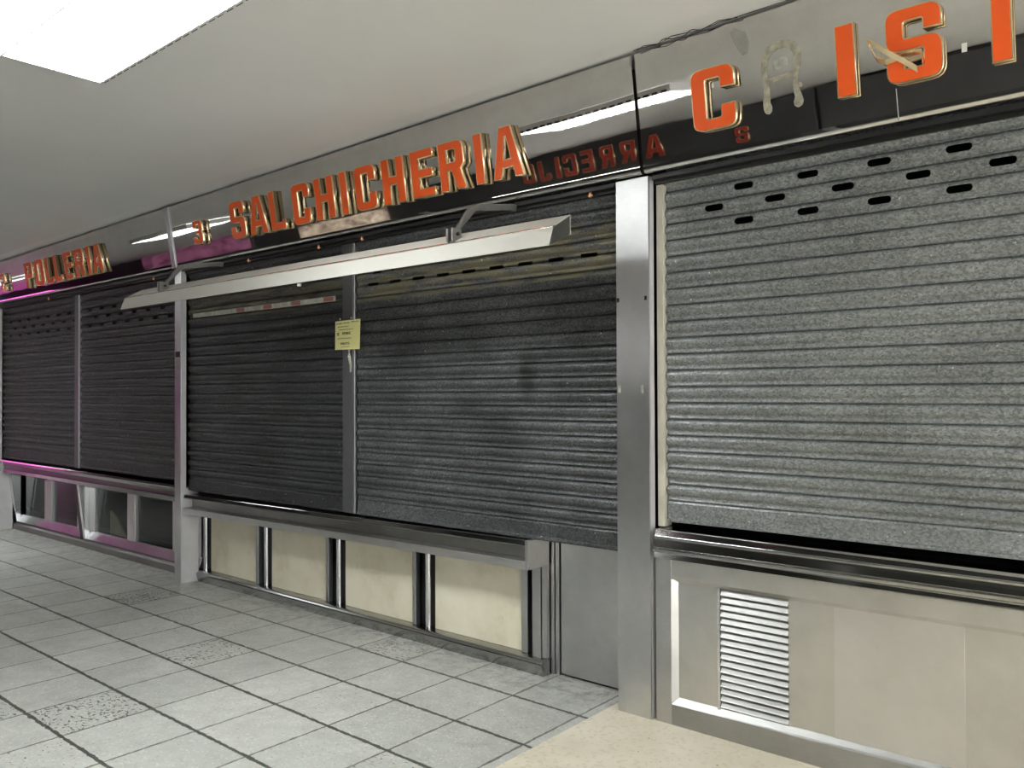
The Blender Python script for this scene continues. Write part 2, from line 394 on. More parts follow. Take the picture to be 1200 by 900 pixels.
def flat_mesh(name, loops, z0, z1, mtx):
    cu = bpy.data.curves.new(name, 'CURVE'); cu.dimensions = '2D'; cu.fill_mode = 'BOTH'; cu.extrude = (z1 - z0) / 2
    for lp in loops:
        sp = cu.splines.new('POLY'); sp.points.add(len(lp) - 1); sp.use_cyclic_u = True
        for q, p in zip(sp.points, lp): q.co = (p.x, p.y, 0, 1)
    tmp = bpy.data.objects.new(name, cu); col.objects.link(tmp)
    dg = bpy.context.evaluated_depsgraph_get(); dg.update()
    me = bpy.data.meshes.new_from_object(tmp.evaluated_get(dg))
    bpy.data.objects.remove(tmp); bpy.data.curves.remove(cu)
    bm = bmesh.new(); bm.from_mesh(me); bpy.data.meshes.remove(me)
    bmesh.ops.remove_doubles(bm, verts=bm.verts, dist=1e-5)
    bmesh.ops.translate(bm, verts=bm.verts, vec=(0, 0, (z0 + z1) / 2))
    bm.transform(mtx); return bm
def letter(ch, parent, mtx, x, v, wd, ht, depth=.036, back=.004, face=None, label=None, gold=True, name='letter'):
    w, lps = glyph(ch); sx = wd / w
    loops = []
    for i, lp in enumerate(lps):
        p = [Vector((q.x * sx, q.y * ht)) for q in rnd_poly([(a[0], a[1], *( [a[2]] if len(a) > 2 else [])) for a in lp])]
        if (area(p) > 0) != (i == 0): p = p[::-1]
        loops.append(p)
    mt = mtx @ Matrix.Translation((x, v, 0))
    ins = [inset(p, .0045) for p in loops]
    o = obj(name, flat_mesh('face', ins, back + .006, depth + .0015, mt), face or M['orange'], parent, label=label)
    if gold:
        obj('gold_edge', flat_mesh('edge', loops, back, depth, mt), M['gold'], o)
    return o

# ------------------------------------------------------------------ shop signs of the near stalls
TH = math.atan(.08 / .52); SO = Vector((0, -.03, 2.51))
SN = Vector((0, -math.cos(TH), -math.sin(TH))); SU = Vector((0, -math.sin(TH), math.cos(TH)))
SM = Matrix(((1, SU.x, SN.x, SO.x), (0, SU.y, SN.y, SO.y), (0, SU.z, SN.z, SO.z), (0, 0, 0, 1)))
def spt(x, v, w): return SM @ Vector((x, v, w))
def vtop(x): return .530 + .0125 * (x + 1.98) / math.cos(TH)
def sign_panel(x0, x1, parent):
    def prof(x):
        f = [spt(0, vtop(x), 0), spt(0, .3, 0), spt(0, .040, 0), spt(0, .034, 0), spt(0, .028, 0), spt(0, .020, -.0005), spt(0, .012, -.002), spt(0, .005, -.0055), spt(0, .0, -.012), spt(0, -.001, -.03)]
        b = [spt(0, .012, -.03), spt(0, .02, -.016), spt(0, .04, -.012), spt(0, .3, -.012), spt(0, vtop(x), -.012)]
        return [(p.y, p.z) for p in f + b]
    bm = B(); prism(bm, prof(x0), x0, x1, prof(x1))
    return obj('fascia_panel', bm, M['mirror'], parent, smooth=True)
sA = thing('shop_sign', (-8.4, -.03, 2.51), 'mirror steel shop sign reading POLLERIA at the far left end', 'sign')
sB = thing('shop_sign', (-4.1, -.03, 2.51), 'long mirror steel shop sign reading 3 SALCHICHERIA above the hood lamp', 'sign')
sC = thing('shop_sign', (-.5, -.03, 2.51), 'mirror steel shop sign with letters C I S T and a missing letter', 'sign')
sign_panel(-13.5, -6.29, sA); sign_panel(-6.275, -1.990, sB); sign_panel(-1.972, 1.9, sC)
bm = B()
vs = []
for x in (-6.315, -6.255):
    for v_, w_ in ((.0, .002), (vtop(-6.28), .002), (vtop(-6.28), .008), (.0, .008)): vs.append(bm.verts.new(spt(x, v_, w_)))
for f in ((0, 1, 2, 3), (7, 6, 5, 4), (0, 4, 5, 1), (1, 5, 6, 2), (2, 6, 7, 3), (3, 7, 4, 0)): bm.faces.new([vs[i] for i in f])
obj('joint_strip', bm, M['steel'], sB, .001, label='pale steel cover strip at the left joint')
bm = B()
tube(bm, [spt(-.8766, .122, .001), spt(-.8735, .005, .001)], .0016, 6)
obj('seam', bm, M['steel_dark'], sC, label='thin upright seam below the letter S')
for ch, x, wd in zip('POLLERIA', (-9.215, -8.955, -8.685, -8.485, -8.245, -8.005, -7.75, -7.64), (.19, .21, .155, .155, .165, .18, .06, .20)):
    letter(ch, sA, SM, x, .088, wd, .255, label='orange letter %s with gold edge' % ch)
letter('2', sA, SM, -9.90, .11, .125, .19, label='small orange numeral at the far left')
for ch, x, wd in zip('SALCHICHERIA', (-5.352, -5.118, -4.86, -4.600, -4.354, -4.095, -3.955, -3.704, -3.455, -3.230, -2.966, -2.846),
                     (.18, .215, .165, .183, .188, .06, .187, .187, .178, .19, .06, .205)):
    letter(ch, sB, SM, x, .108, wd, .262, label='orange letter %s with gold edge' % ch)
letter('3', sB, SM, -5.875, .133, .125, .178, label='small orange numeral 3 left of the word')
letter('C', sC, SM, -1.690, .118, .198, .258, depth=.034, label='orange letter C with gold edge')
letter('I', sC, SM, -1.080, .128, .072, .268, depth=.028, label='plain orange letter I without its gold return')
letter('S', sC, SM, -.897, .13, .190, .262, depth=.034, label='orange letter S with loose gold strip')
letter('T', sC, SM, -.620, .126, .19, .30, depth=.034, label='orange letter T cut by the right frame edge')
letter('I', sC, SM, -.33, .126, .066, .27, depth=.034)
letter('A', sC, SM, -.10, .126, .20, .27, depth=.034)

# ghost of the lost letter
def flatstroke(bm, pts, hw, w0, w1):
    n = len(pts); rows = []
    for i, (x, v) in enumerate(pts):
        a = Vector(pts[max(i - 1, 0)]); b = Vector(pts[min(i + 1, n - 1)]); d = (b - a).normalized(); nn = Vector((-d.y, d.x)) * (hw[i] if isinstance(hw, list) else hw)
        rows.append([bm.verts.new(spt(x + nn.x, v + nn.y, w0)), bm.verts.new(spt(x - nn.x, v - nn.y, w0)), bm.verts.new(spt(x - nn.x, v - nn.y, w1)), bm.verts.new(spt(x + nn.x, v + nn.y, w1))])
    for i in range(n - 1):
        for k in range(4): bm.faces.new((rows[i][k], rows[i][(k + 1) % 4], rows[i + 1][(k + 1) % 4], rows[i + 1][k]))
    bm.faces.new(rows[0][::-1]); bm.faces.new(rows[-1])
bm = B()
flatstroke(bm, [(-1.366, .134), (-1.366, .142), (-1.368, .158), (-1.372, .18), (-1.368, .23), (-1.372, .28), (-1.374, .32), (-1.368, .355), (-1.345, .385), (-1.315, .396), (-1.28, .394), (-1.25, .378), (-1.236, .35), (-1.235, .31), (-1.246, .26), (-1.25, .22), (-1.24, .18), (-1.241, .16), (-1.242, .144), (-1.242, .136)],
           [.004, .014, .018, .015, .012, .011, .013, .016, .017, .016, .015, .017, .016, .013, .010, .010, .014, .020, .016, .004], .0005, .0025)
flatstroke(bm, [(-1.366, .262), (-1.33, .266), (-1.29, .268), (-1.248, .272)], [.012, .010, .010, .012], .0005, .0022)
flatstroke(bm, [(-1.231, .232), (-1.228, .212)], [.005, .007], .0005, .002)
obj('glue_ghost', bm, M['glue'], sC, label='dried glue outline of the missing letter A')
bm = B()
flatstroke(bm, [(-1.50, .505), (-1.47, .47), (-1.455, .43), (-1.45, .395)], [.012, .030, .026, .010], .0003, .0008)
obj('smear', bm, M['smear'], sC, label='dull grey smear above the gap')
bm = B()
flatstroke(bm, [(-1.33, .318), (-1.30, .325), (-1.275, .328)], [.018, .022, .018], .0004, .0012)
obj('glue_patch', bm, M['tape'], sC)
bm = B(); flatstroke(bm, [(-.646, .194), (-.645, .224)], .0085, .0005, .0015)
obj('price_tag', bm, M['white'], sC, label='tiny white tag right of the letter S')
bm = B()
K = [(-.79, .165, .045), (-.835, .205, .062), (-.885, .245, .078), (-.93, .285, .088), (-.945, .298, .082), (-.94, .27, .064), (-.925, .232, .052), (-.895, .215, .05), (-.85, .22, .052), (-.80, .225, .05), (-.772, .222, .047), (-.768, .20, .045), (-.772, .178, .044)]
ribbon(bm, [spt(*p) for p in K], [(SU * .011 + SN * .008)] * 4 + [(SU * .008 + SN * .009)] * 9, .0009)
obj('loose_gold_strip', bm, M['gold'], sC, label='peeled gold edging hanging in a loop from the S')

# loose cable on the sign top
bm = B(); pts = []
for i in range(46):
    x = -1.96 + i * .0185
    t = max(0, 1 - abs(i - 12) / 14)
    pts.append((x, -.128 - .010 * math.sin(i * 1.7) * t - .006, zc(x) + .012 + .008 * math.sin(i * .9) * t + .002))
tube(bm, pts, .0019, 6)
tube(bm, [(-1.95, -.135, zc(-1.95) + .006), (-1.9, -.15, zc(-1.9) + .014), (-1.82, -.142, zc(-1.8) + .004), (-1.76, -.15, zc(-1.7) + .016), (-1.62, -.14, zc(-1.6) + .006), (-1.54, -.15, zc(-1.54) + .016), (-1.46, -.14, zc(-1.46) + .008)], .0016, 6)
tag(obj('cable', bm, M['cable'], smooth=True), 'thin black loose wires along the top of the right sign', 'cable')

# ------------------------------------------------------------------ shutter heads (dark rail below each sign, copper bolts)
def head(x0, x1, bolts, lab):
    t = thing('shutter_header', ((x0 + x1) / 2, .03, 2.46), lab, 'rail', 'dark rails under the shop signs')
    bm = B(); prism(bm, [(.0, 2.503), (.0, 2.482), (.03, 2.482), (.03, 2.466), (.045, 2.466), (.045, 2.503)], x0, x1)
    obj('rail', bm, M['dark_metal'], t, .001)
    for x in bolts:
        bm = B(); tube(bm, [(x, .012, 2.482), (x, .012, 2.458)], .008, 10); tube(bm, [(x, .012, 2.470), (x, .012, 2.463)], .014, 6)
        obj('bolt', bm, M['copper'], t, label='small copper bolt')
head(-10.29, -6.35, (-6.72, -8.9), 'thin dark rail under the POLLERIA sign above the leftmost shutters')
head(-6.24, -2.155, (-2.30, -4.03, -4.47, -5.3), 'thin dark rail with copper bolts under the SALCHICHERIA sign')
head(-1.95, 1.8, (), 'thin dark rail under the sign with the missing letter')

# ------------------------------------------------------------------ rolling shutters
PITCH = .075
def slat_curve(ztop, zbot, y0):
    """front profile from top to bottom"""
    sl = [(.000, .007), (.0025, .006), (.004, -.004), (.008, -.010), (.015, -.0145), (.024, -.0165), (.034, -.0160), (.042, -.0125), (.048, -.0060), (.052, -.001), (.055, .0005), (.066, -.0005), (.070, -.004), (.0735, -.003)]
    out = []; z = ztop
    while z - PITCH > zbot + .10 - 1e-6:
        out += [(y0 + b, z - a) for a, b in sl]; z -= PITCH
    return out, z
def stadium(cx, cz, w, h, square=False):
    if square: return [(cx - w / 2, cz - h / 2), (cx + w / 2, cz - h / 2), (cx + w / 2, cz + h / 2), (cx - w / 2, cz + h / 2)]
    p = []; r = h / 2
    for k in range(9):
        a = -math.pi / 2 + math.pi * k / 8; p.append((cx + w / 2 - r + r * math.cos(a), cz + r * math.sin(a)))
    for k in range(9):
        a = math.pi / 2 + math.pi * k / 8; p.append((cx - w / 2 + r + r * math.cos(a), cz + r * math.sin(a)))
    return p
def shutter(x0, x1, zb, phase, mat, lab, slots=(), square=False, y0=.07, guides=(True, True), gmat=None, parts=None, gw=.025):
    t = thing('rolling_shutter', ((x0 + x1) / 2, y0, zb), lab, 'shutter', 'closed rolling shutters')
    # slat joints lie at zb + .10 + k * PITCH
    top = zb + .10 + PITCH * math.ceil((2.56 - zb - .10) / PITCH)
    fr, z = slat_curve(top, zb, y0)
    fr += [(y0 + .005, z), (y0 - .003, z - .004)]
    bk = [(y + .0016, zz) for y, zz in fr][::-1]
    bm = B(); prism(bm, fr + bk, x0 + .004, x1 - .004)
    o = obj('curtain', bm, mat, t)
    if slots:
        cb = B()
        for cx, cz, w, h in slots: plan(cb, stadium(cx, cz, w, h, square), y0 - .05, y0 + .05)
        cut = obj('cutter', cb, mat, t)
        md = o.modifiers.new('cut', 'BOOLEAN'); md.object = cut; md.operation = 'DIFFERENCE'; md.solver = 'EXACT'
        bpy.context.view_layer.update()
        dg = bpy.context.evaluated_depsgraph_get(); dg.update()
        me = bpy.data.meshes.new_from_object(o.evaluated_get(dg))
        o.modifiers.clear(); old = o.data; o.data = me; me.name = 'curtain'; bpy.data.meshes.remove(old)
        if not me.materials: me.materials.append(mat)
        bpy.data.objects.remove(cut)
    for p in o.data.polygons: p.use_smooth = True
    o.data.set_sharp_from_angle(angle=math.radians(50))
    bm = B()
    prism(bm, [(y0 - .004, z - .004), (y0 - .008, z - .012), (y0 - .009, z - .05), (y0 - .008, z - .078), (y0 - .016, z - .084), (y0 - .016, z - .097), (y0 + .02, z - .097), (y0 + .02, z - .084), (y0 + .003, z - .08), (y0 + .003, z - .004)], x0 + .004, x1 - .004)
    obj('bottom_bar', bm, mat, t, .0015)
    for g, xa in zip(guides, (x0, x1)):
        if g:
            s = -1 if xa == x0 else 1
            bm = B(); a, b = sorted((xa, xa + s * gw))
            box(bm, a, b, y0 - .03, y0 + .04, zb - .02, 2.464)
            obj('guide_rail', bm, gmat or M['steel_dark'], t, .002)
    return t
SL = []
for i in range(0, 5):
    for n, off in ((0, 0), (1, .14), (2, .0)):
        SL.append((-1.527 + .279 * i + off - (0 if n != 1 else .279), 2.397 - n * .0752, .088, .027))
shutter(-1.915, 1.7, .905, 0, M['galv_light'], 'light grey galvanised rolling shutter on the right, with black slots near its top', SL, gmat=M['pale_guide'], gw=.034)
SB = [(-3.99 + .205 * k, 2.187, .10, .022) for k in range(9)] + [(-3.95, 2.262, .075, .026), (-3.81, 2.262, .03, .02)]
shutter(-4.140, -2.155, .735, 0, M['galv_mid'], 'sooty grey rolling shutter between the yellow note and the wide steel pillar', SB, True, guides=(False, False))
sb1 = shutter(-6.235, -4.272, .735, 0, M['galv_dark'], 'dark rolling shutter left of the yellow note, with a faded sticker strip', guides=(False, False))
bm = B(); box(bm, -6.15, -4.345, .0515, .053, 2.108, 2.142); obj('sticker_strip', bm, M['tape'], sb1, label='faded pale sticker strip with red squares')
for x in (-5.47, -5.12, -4.78, -4.42):
    bm = B(); box(bm, x - .05, x + .05, .0495, .0515, 2.112, 2.139); obj('red_square', bm, M['tape_red'], sb1, label='faded red square on the sticker strip')
def SA(xa, n): return [(xa + .255 * k + (.0 if r_ != 1 else .127), 2.302 - .0752 * r_, .085, .028) for r_ in range(3) for k in range(n)]
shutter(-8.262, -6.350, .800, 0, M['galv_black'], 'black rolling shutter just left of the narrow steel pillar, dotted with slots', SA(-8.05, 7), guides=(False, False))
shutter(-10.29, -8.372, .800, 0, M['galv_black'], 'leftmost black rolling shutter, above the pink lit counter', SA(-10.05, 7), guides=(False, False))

def post(x0, x1, zb, lab):
    t = thing('shutter_post', ((x0 + x1) / 2, .05, zb), lab, 'post')
    bm = B(); box(bm, x0, x1 - .02, .045, .13, zb, 2.464); obj('channel', bm, M['post_dark'], t, .002)
    bm = B(); box(bm, x1 - .02, x1, .047, .13, zb, 2.464); obj('edge_strip', bm, M['steel'], t, .002, label='pale edge strip')
post(-4.266, -4.146, .74, 'slim dark metal post between shutters, behind the yellow note')
post(-8.366, -8.268, .80, 'slim black metal post between the two leftmost shutters')

# ------------------------------------------------------------------ steel pillars
def pillar(x0, x1, lab, d_up=.05, d_low=.16, zsplit=.75):
    t = thing('steel_pillar', ((x0 + x1) / 2, .05, 0), lab, 'pillar', 'steel pillars between the stalls')
    bm = B(); box(bm, x0, x1, 0, .012, 0, 2.505); obj('front_cover', bm, M['steel_pillar'], t, .002)
    bm = B(); box(bm, x0 + .002, x1 - .001, .012, d_up, zsplit, 2.505); box(bm, x0 + .002, x1 - .001, .012, d_low, 0, zsplit); obj('side_cover', bm, M['pale_side'], t, .001, label='pale side strip')
    return t
pR = pillar(-2.146, -1.968, 'wide brushed steel pillar left of the light grey shutter', .05, .05)
for x0, x1 in ((-2.134, -2.122), (-2.012, -1.998)):
    bm = B(); box(bm, x0, x1, -.0012, -.0002, 1.50, 1.535); obj('tape_scrap', bm, M['tape'], pR, label='small scrap of old tape')
for x in (-2.135, -1.985):
    bm = B(); box(bm, x - .006, x + .006, -.0012, -.0002, 1.93, 1.95); obj('tape_scrap', bm, M['dark_metal'], pR, label='dark speck on the pillar')
pL = pillar(-6.345, -6.245, 'narrow steel pillar left of the marble-panelled counter', .045, .15)
bm = B(); box(bm, -6.325, -6.262, -.0025, -.0002, 1.80, 1.845); obj('label_plate', bm, M['dark_metal'], pL, label='small dark label on the pillar')
bm = B(); box(bm, -6.32, -6.27, -.0015, -.0002, 1.70, 1.785); obj('sticker_residue', bm, M['glue'], pL, label='torn sticker residue')
pillar(-10.40, -10.30, 'steel pillar at the far left edge of the photo', .05, .16)

# ------------------------------------------------------------------ marble-panelled counter (middle stall)
t = thing('market_counter', (-4.45, .2, 0), 'long steel counter faced with four cream marble panels', 'counter')
XA, XB = -6.232, -2.722
zl, zr_ = .708, .735
def wp(z): return [(.018, z), (.012, z - .028), (.02, z - .034), (.06, z - .034), (.06, z - .02), (.055, z - .02), (.055, z)]
bm = B(); prism(bm, wp(zl), XA, XB, wp(zr_)); obj('front_lip', bm, M['steel_trim'], t, .002)
bm = B(); prism(bm, [(.05, zl - .002), (.05, zl - .02), (.62, zl - .02), (.62, zl - .002)], XA, XB, [(.05, zr_ - .002), (.05, zr_ - .02), (.62, zr_ - .02), (.62, zr_ - .002)]); obj('worktop', bm, M['steel_dark'], t)
bm = B(); prism(bm, [(.09, zl - .034), (.09, zl - .15), (.10, zl - .15), (.10, zl - .034)], XA, XB, [(.09, zr_ - .034), (.09, zr_ - .15), (.10, zr_ - .15), (.10, zr_ - .034)]); obj('channel_back', bm, M['steel_dark'], t, label='dark recessed channel under the lip')
def rl(z): return [(.012, z - .108), (.012, z - .153), (.20, z - .153), (.20, z - .108)]
bm = B(); prism(bm, rl(zl), XA, XB, rl(zr_)); obj('top_rail', bm, M['steel_panel'], t, .002)
bm = B(); box(bm, -2.722, -2.700, .010, .19, .582, .736); obj('end_cap', bm, M['steel'], t, .002)
def bull():
    p = [(.30, 0), (.135, 0)]
    for k in range(7):
        a = math.pi + math.pi / 2 * k / 6 * -1
        p.append((.15 + .03 * math.cos(a), .055 + .028 * math.sin(a)))
    return p + [(.30, .083)]
bm = B(); prism(bm, bull(), -6.225, -2.702); obj('base_rail', bm, M['steel_base'], t, smooth=True)
for xa, xb in ((-6.138, -5.468), (-5.290, -4.621), (-4.433, -3.758), (-3.578, -2.888)):
    bm = B(); box(bm, xa, xb, .20, .225, .084, .584); obj('marble_panel', bm, M['marble'], t, .001, label='cream marble panel')
bm = B(); box(bm, -6.23, -2.72, .232, .245, .084, .584); obj('carcass', bm, M['dark_metal'], t)
for xa, xb in ((-5.466, -5.432), (-4.619, -4.588), (-3.756, -3.726), (-2.886, -2.842)):
    if xb - xa < .01: continue
    bm = B(); box(bm, xa, xb, .178, .215, .084, .584); obj('flat_post', bm, M['steel'], t, .002)
for x in (-6.196, -5.342, -4.486, -3.624):
    bm = B(); tube(bm, [(x, .188, .082), (x, .188, .584)], .019, 16); obj('round_post', bm, M['steel_bright'], t, smooth=True, label='polished round post')
bm = B(); box(bm, -2.800, -2.742, .165, .215, .082, .584); obj('flat_post', bm, M['steel'], t, .003)
bm = B(); box(bm, -2.738, -2.704, .172, .60, .083, .584); obj('end_panel', bm, M['steel'], t, .003)

# low door panel right of the counter
t = thing('counter_door', (-2.42, .22, 0), 'low plain steel door between marble counter and wide steel pillar', 'door')
bm = B(); box(bm, -2.640, -2.150, .212, .226, .012, .80); obj('door_sheet', bm, M['steel'], t, .002)
bm = B(); box(bm, -2.698, -2.676, .200, .30, 0, .80); box(bm, -2.672, -2.648, .206, .30, 0, .80); obj('door_jamb', bm, M['steel'], t, .002)

# ------------------------------------------------------------------ glazed counter (left stall)
t = thing('display_counter', (-8.3, .25, 0), 'glazed steel display counter below the leftmost shutters', 'counter')
XA, XB = -10.295, -6.352
def prf(z): return [(.018, z), (.015, z - .018), (.03, z - .026), (.03, z - .05), (.07, z - .06), (.62, z - .06), (.62, z)]
bm = B(); prism(bm, prf(.790), XA, XB, prf(.768)); obj('worktop', bm, M['steel_trim'], t, .002)
bm = B(); prism(bm, [(.07, .731), (.07, .66), (.09, .66), (.09, .731)], XA, XB, [(.07, .71), (.07, .64), (.09, .64), (.09, .71)]); obj('channel_back', bm, M['steel_dark'], t)
bm = B(); prism(bm, [(.03, .690), (.03, .655), (.25, .600), (.29, .600), (.29, .690)], XA, XB, [(.03, .675), (.03, .635), (.25, .58), (.29, .58), (.29, .675)]); obj('top_rail', bm, M['steel_trim'], t, .002)
bm = B(); prism(bm, [(.165, 0), (.165, .055), (.18, .07), (.30, .075), (.30, 0)], XA, XB); obj('base_rail', bm, M['steel_dark'], t, .003)
bm = B(); prism(bm, [(.215, .075), (.245, .155), (.275, .155), (.275, .075)], XA, XB); obj('bottom_rail', bm, M['steel'], t, .002)
WX = ((-10.277, -9.599), (-9.417, -8.77), (-8.36, -7.673), (-7.511, -6.83))
for xa, xb in ((-9.599, -9.417), (-8.50, -8.36), (-7.673, -7.511), (-6.83, -6.36)):
    bm = B(); box(bm, xa, xb, .235, .275, .155, .585); obj('stile', bm, M['steel_panel'], t, .003)
bm = B(); box(bm, -8.77, -8.505, .235, .275, .155, .585); obj('stile', bm, M['steel_panel'], t, .003)
for xa, xb in WX:
    bm = B(); box(bm, xa - .005, xb + .005, .262, .268, .15, .585); obj('glass_pane', bm, M['glass'], t, label='dark glass pane')
for x in (-10.285, -8.49):
    bm = B()
    a = [(.135, .615), (.20, .075), (.235, .075), (.235, .615)]
    prism(bm, a, x - .012, x + .012); obj('divider', bm, M['steel_bright'], t, .002, label='slanted bright steel divider')
    bm = B(); prism(bm, [(.118, .622), (.188, .072), (.20, .072), (.134, .622)], x - .085, x - .012); obj('divider_edge', bm, M['dark_metal'], t, .002)
    bm = B(); prism(bm, [(.118, .622), (.188, .072), (.20, .072), (.134, .622)], x - .012, x + .035); obj('divider_edge', bm, M['lamp_edge'], t, .002, label='polished slanted edge')
bm = B(); box(bm, XA, XB, .60, .62, .075, .72); box(bm, XA, XB, .28, .60, .075, .09); obj('inner_case', bm, M['dark'], t, label='dark inside of the counter')
bm = B(); plan(bm, [(-8.30, .094), (-7.93, .094), (-8.16, .30), (-8.30, .36)], .36, .378)
tag(obj('board', bm, M['board']), 'pale board leaning behind the glass of the left counter', 'board')

# ------------------------------------------------------------------ steel counter (right stall)
t = thing('steel_counter', (-.9, .05, 0), 'bright steel counter with a louvred vent under the light grey shutter', 'counter')
X0, X1 = -1.946, 1.2
def lin(a, b, x): return a + (b - a) * (x + 1.935) / 1.445
def cpro(x):
    A, Bz, C, D = lin(.877, .868, x), lin(.842, .836, x), lin(.785, .782, x), lin(.746, .747, x)
    return [(.07, A + .006), (.014, A), (.011, A - .002), (.004, Bz + .004), (-.006, Bz), (-.006, Bz - .006), (.006, Bz - .009), (-.002, C + .010), (-.016, C + .003), (-.016, C - .008), (-.002, C - .012), (-.008, D + .002), (.006, D - .001), (.07, D - .001)]
bm = B(); prism(bm, cpro(X0), X0, X1, cpro(X1)); obj('cornice', bm, M['steel_trim'], t, .0008)
bm = B(); prism(bm, [(.07, .878), (.62, .878), (.62, .858), (.07, .858)], X0, X1, [(.07, .862), (.62, .862), (.62, .842), (.07, .842)]); obj('worktop', bm, M['steel_dark'], t)
bm = B(); prism(bm, [(.012, .744), (.012, .662), (.034, .642), (.06, .642), (.06, .744)], X0 + .079, X1, [(.012, .739), (.012, .672), (.034, .652), (.06, .652), (.06, .739)]); obj('top_rail', bm, M['steel_panel'], t, .001)
bm = B(); plan(bm, [(X0, .0), (X0 + .079, .0), (X0 + .079, .744), (X0, .744)], .010, .06); obj('stile', bm, M['steel'], t, .002)
bm = B()
a = [(X0 + .079, .0115), (X0 + .103, .034), (X0 + .103, .06), (X0 + .079, .06)]
va = [bm.verts.new((x, y, .10)) for x, y in a]; vb = [bm.verts.new((x, y, .655)) for x, y in a]
for i in range(4): bm.faces.new((va[i], va[(i + 1) % 4], vb[(i + 1) % 4], vb[i]))
bm.faces.new(va[::-1]); bm.faces.new(vb)
obj('bevel_strip', bm, M['steel_panel'], t)
bm = B(); prism(bm, [(.010, 0), (.010, .092), (.036, .122), (.06, .122), (.06, 0)], X0 + .079, X1, [(.010, 0), (.010, .122), (.036, .14), (.06, .14), (.06, 0)]); obj('base_rail', bm, M['vent_steel'], t, .002)
for xa, xb, m_, yo in ((-1.843, -1.652, 'steel_panel', 0), (-1.335, -1.149, 'steel_panel', 0), (-1.149, -.683, 'steel_sheet', -.002), (-.683, 1.19, 'steel_panel', 0)):
    bm = B(); box(bm, xa, xb, .036 + yo, .05, .10, .66); obj('steel_sheet', bm, M[m_], t, .0006)
vt = obj('vent_grille', (lambda b: (box(b, -1.652, -1.640, .028, .055, .115, .652), b)[1])(B()), M['steel_bright'], t, .001, label='louvred vent with slanted steel slats')
bm = B(); box(bm, -1.638, -1.335, .052, .060, .115, .652); obj('vent_back', bm, M['steel_dark'], vt)
for k in range(17):
    z = .128 + k * .0305
    bm = B(); prism(bm, [(.030, z), (.031, z - .003), (.034, z - .004), (.050, z + .024), (.050, z + .033), (.033, z + .004)], -1.638, -1.336); obj('slat', bm, M['vent_steel'], vt)

# ------------------------------------------------------------------ hood lamp of the middle stall
t = thing('hood_lamp', (-4.13, -.45, 2.13), 'long pale metal hood lamp hanging on two arms under the SALCHICHERIA sign', 'lamp')
xa, xb = -6.125, -2.14
bm = B(); prism(bm, [(-.375, 2.288), (-.488, 2.224), (-.488, 2.220), (-.372, 2.284)], xa, xb); obj('hood', bm, M['lamp_paint'], t)
bm = B(); prism(bm, [(-.489, 2.2245), (-.502, 2.217), (-.503, 2.212), (-.489, 2.219)], xa, xb); obj('trim_strip', bm, M['lamp_edge'], t, label='polished edge strip')
bm = B(); prism(bm, [(-.5035, 2.213), (-.5325, 2.132), (-.528, 2.131), (-.499, 2.211)], xa, xb); obj('front_lip', bm, M['lamp_paint'], t)
for x in (xa, xb - .003):
    bm = B(); prism(bm, [(-.378, 2.283), (-.50, 2.212), (-.527, 2.134), (-.378, 2.20)], x, x + .003); obj('end_cap', bm, M['steel_dark'], t)
bm = B(); prism(bm, [(-.374, 2.284), (-.374, 2.198), (-.379, 2.198), (-.379, 2.281)], xa, xb); obj('back_plate', bm, M['lamp_paint'], t)
bm = B(); tube(bm, [(xa + .1, -.44, 2.20), (xb - .1, -.44, 2.20)], .013, 12); obj('fluorescent_tube', bm, M['white'], t, smooth=True, label='unlit white tube under the hood')
for x in (-5.615, -2.765):
    bm = B(); path = [(x, -.006, 2.470), (x, -.04, 2.470), (x, -.30, 2.425), (x, -.345, 2.405), (x, -.375, 2.37), (x, -.468, 2.262)]
    ribbon(bm, path, [Vector((0, .004, .017))] * 3 + [Vector((0, -.012, .012)), Vector((0, -.016, .006)), Vector((0, -.016, -.012))], .011)
    ar = obj('arm', bm, M['grey_metal'], t, .002, label='grey bent iron arm')
    bm = B(); box(bm, x - .022, x - .012, -.50, -.435, 2.226, 2.292); box(bm, x + .012, x + .022, -.50, -.435, 2.226, 2.292); obj('clamp_plate', bm, M['grey_metal'], ar, .003)
    bm = B(); tube(bm, [(x - .03, -.466, 2.265), (x + .03, -.466, 2.265)], .009, 10); obj('pivot_bolt', bm, M['dark_metal'], ar)
bm = B(); tube(bm, [(-3.95, -.51, 2.130), (-3.95, -.51, 2.115)], .012, 10); obj('knob', bm, M['white'], t, label='tiny white knob under the lip')

# ------------------------------------------------------------------ yellow note
t = thing('paper_note', (-4.195, .03, 1.78), 'yellow handwritten paper note taped on the post between the dark shutters', 'note')
def sheet(u, v):   # u 0..1 left-right, v 0..1 bottom-top
    x = -4.320 + .252 * u + .006 * (v - .5) * .3; z = 1.786 + .184 * v + .006 * (u) * (v - .5)
    y = .030 - .006 * math.sin(u * 3.1) - .010 * (1 - v) * (u - .3) ** 2
    return Vector((x, y, z))
bm = B(); nu, nv = 8, 6
g = [[[bm.verts.new(sheet(i / nu, j / nv) + Vector((0, d, 0))) for j in range(nv + 1)] for i in range(nu + 1)] for d in (0, .0008)]
for i in range(nu):
    for j in range(nv):
        bm.faces.new((g[0][i][j], g[0][i + 1][j], g[0][i + 1][j + 1], g[0][i][j + 1])); bm.faces.new((g[1][i][j], g[1][i][j + 1], g[1][i + 1][j + 1], g[1][i + 1][j]))
for i in range(nu):
    for j in (0, nv): bm.faces.new((g[0][i][j], g[1][i][j], g[1][i + 1][j], g[0][i + 1][j]))
for j in range(nv):
    for i in (0, nu): bm.faces.new((g[0][i][j], g[0][i][j + 1], g[1][i][j + 1], g[1][i][j]))
obj('paper', bm, M['paper'], t, smooth=True)
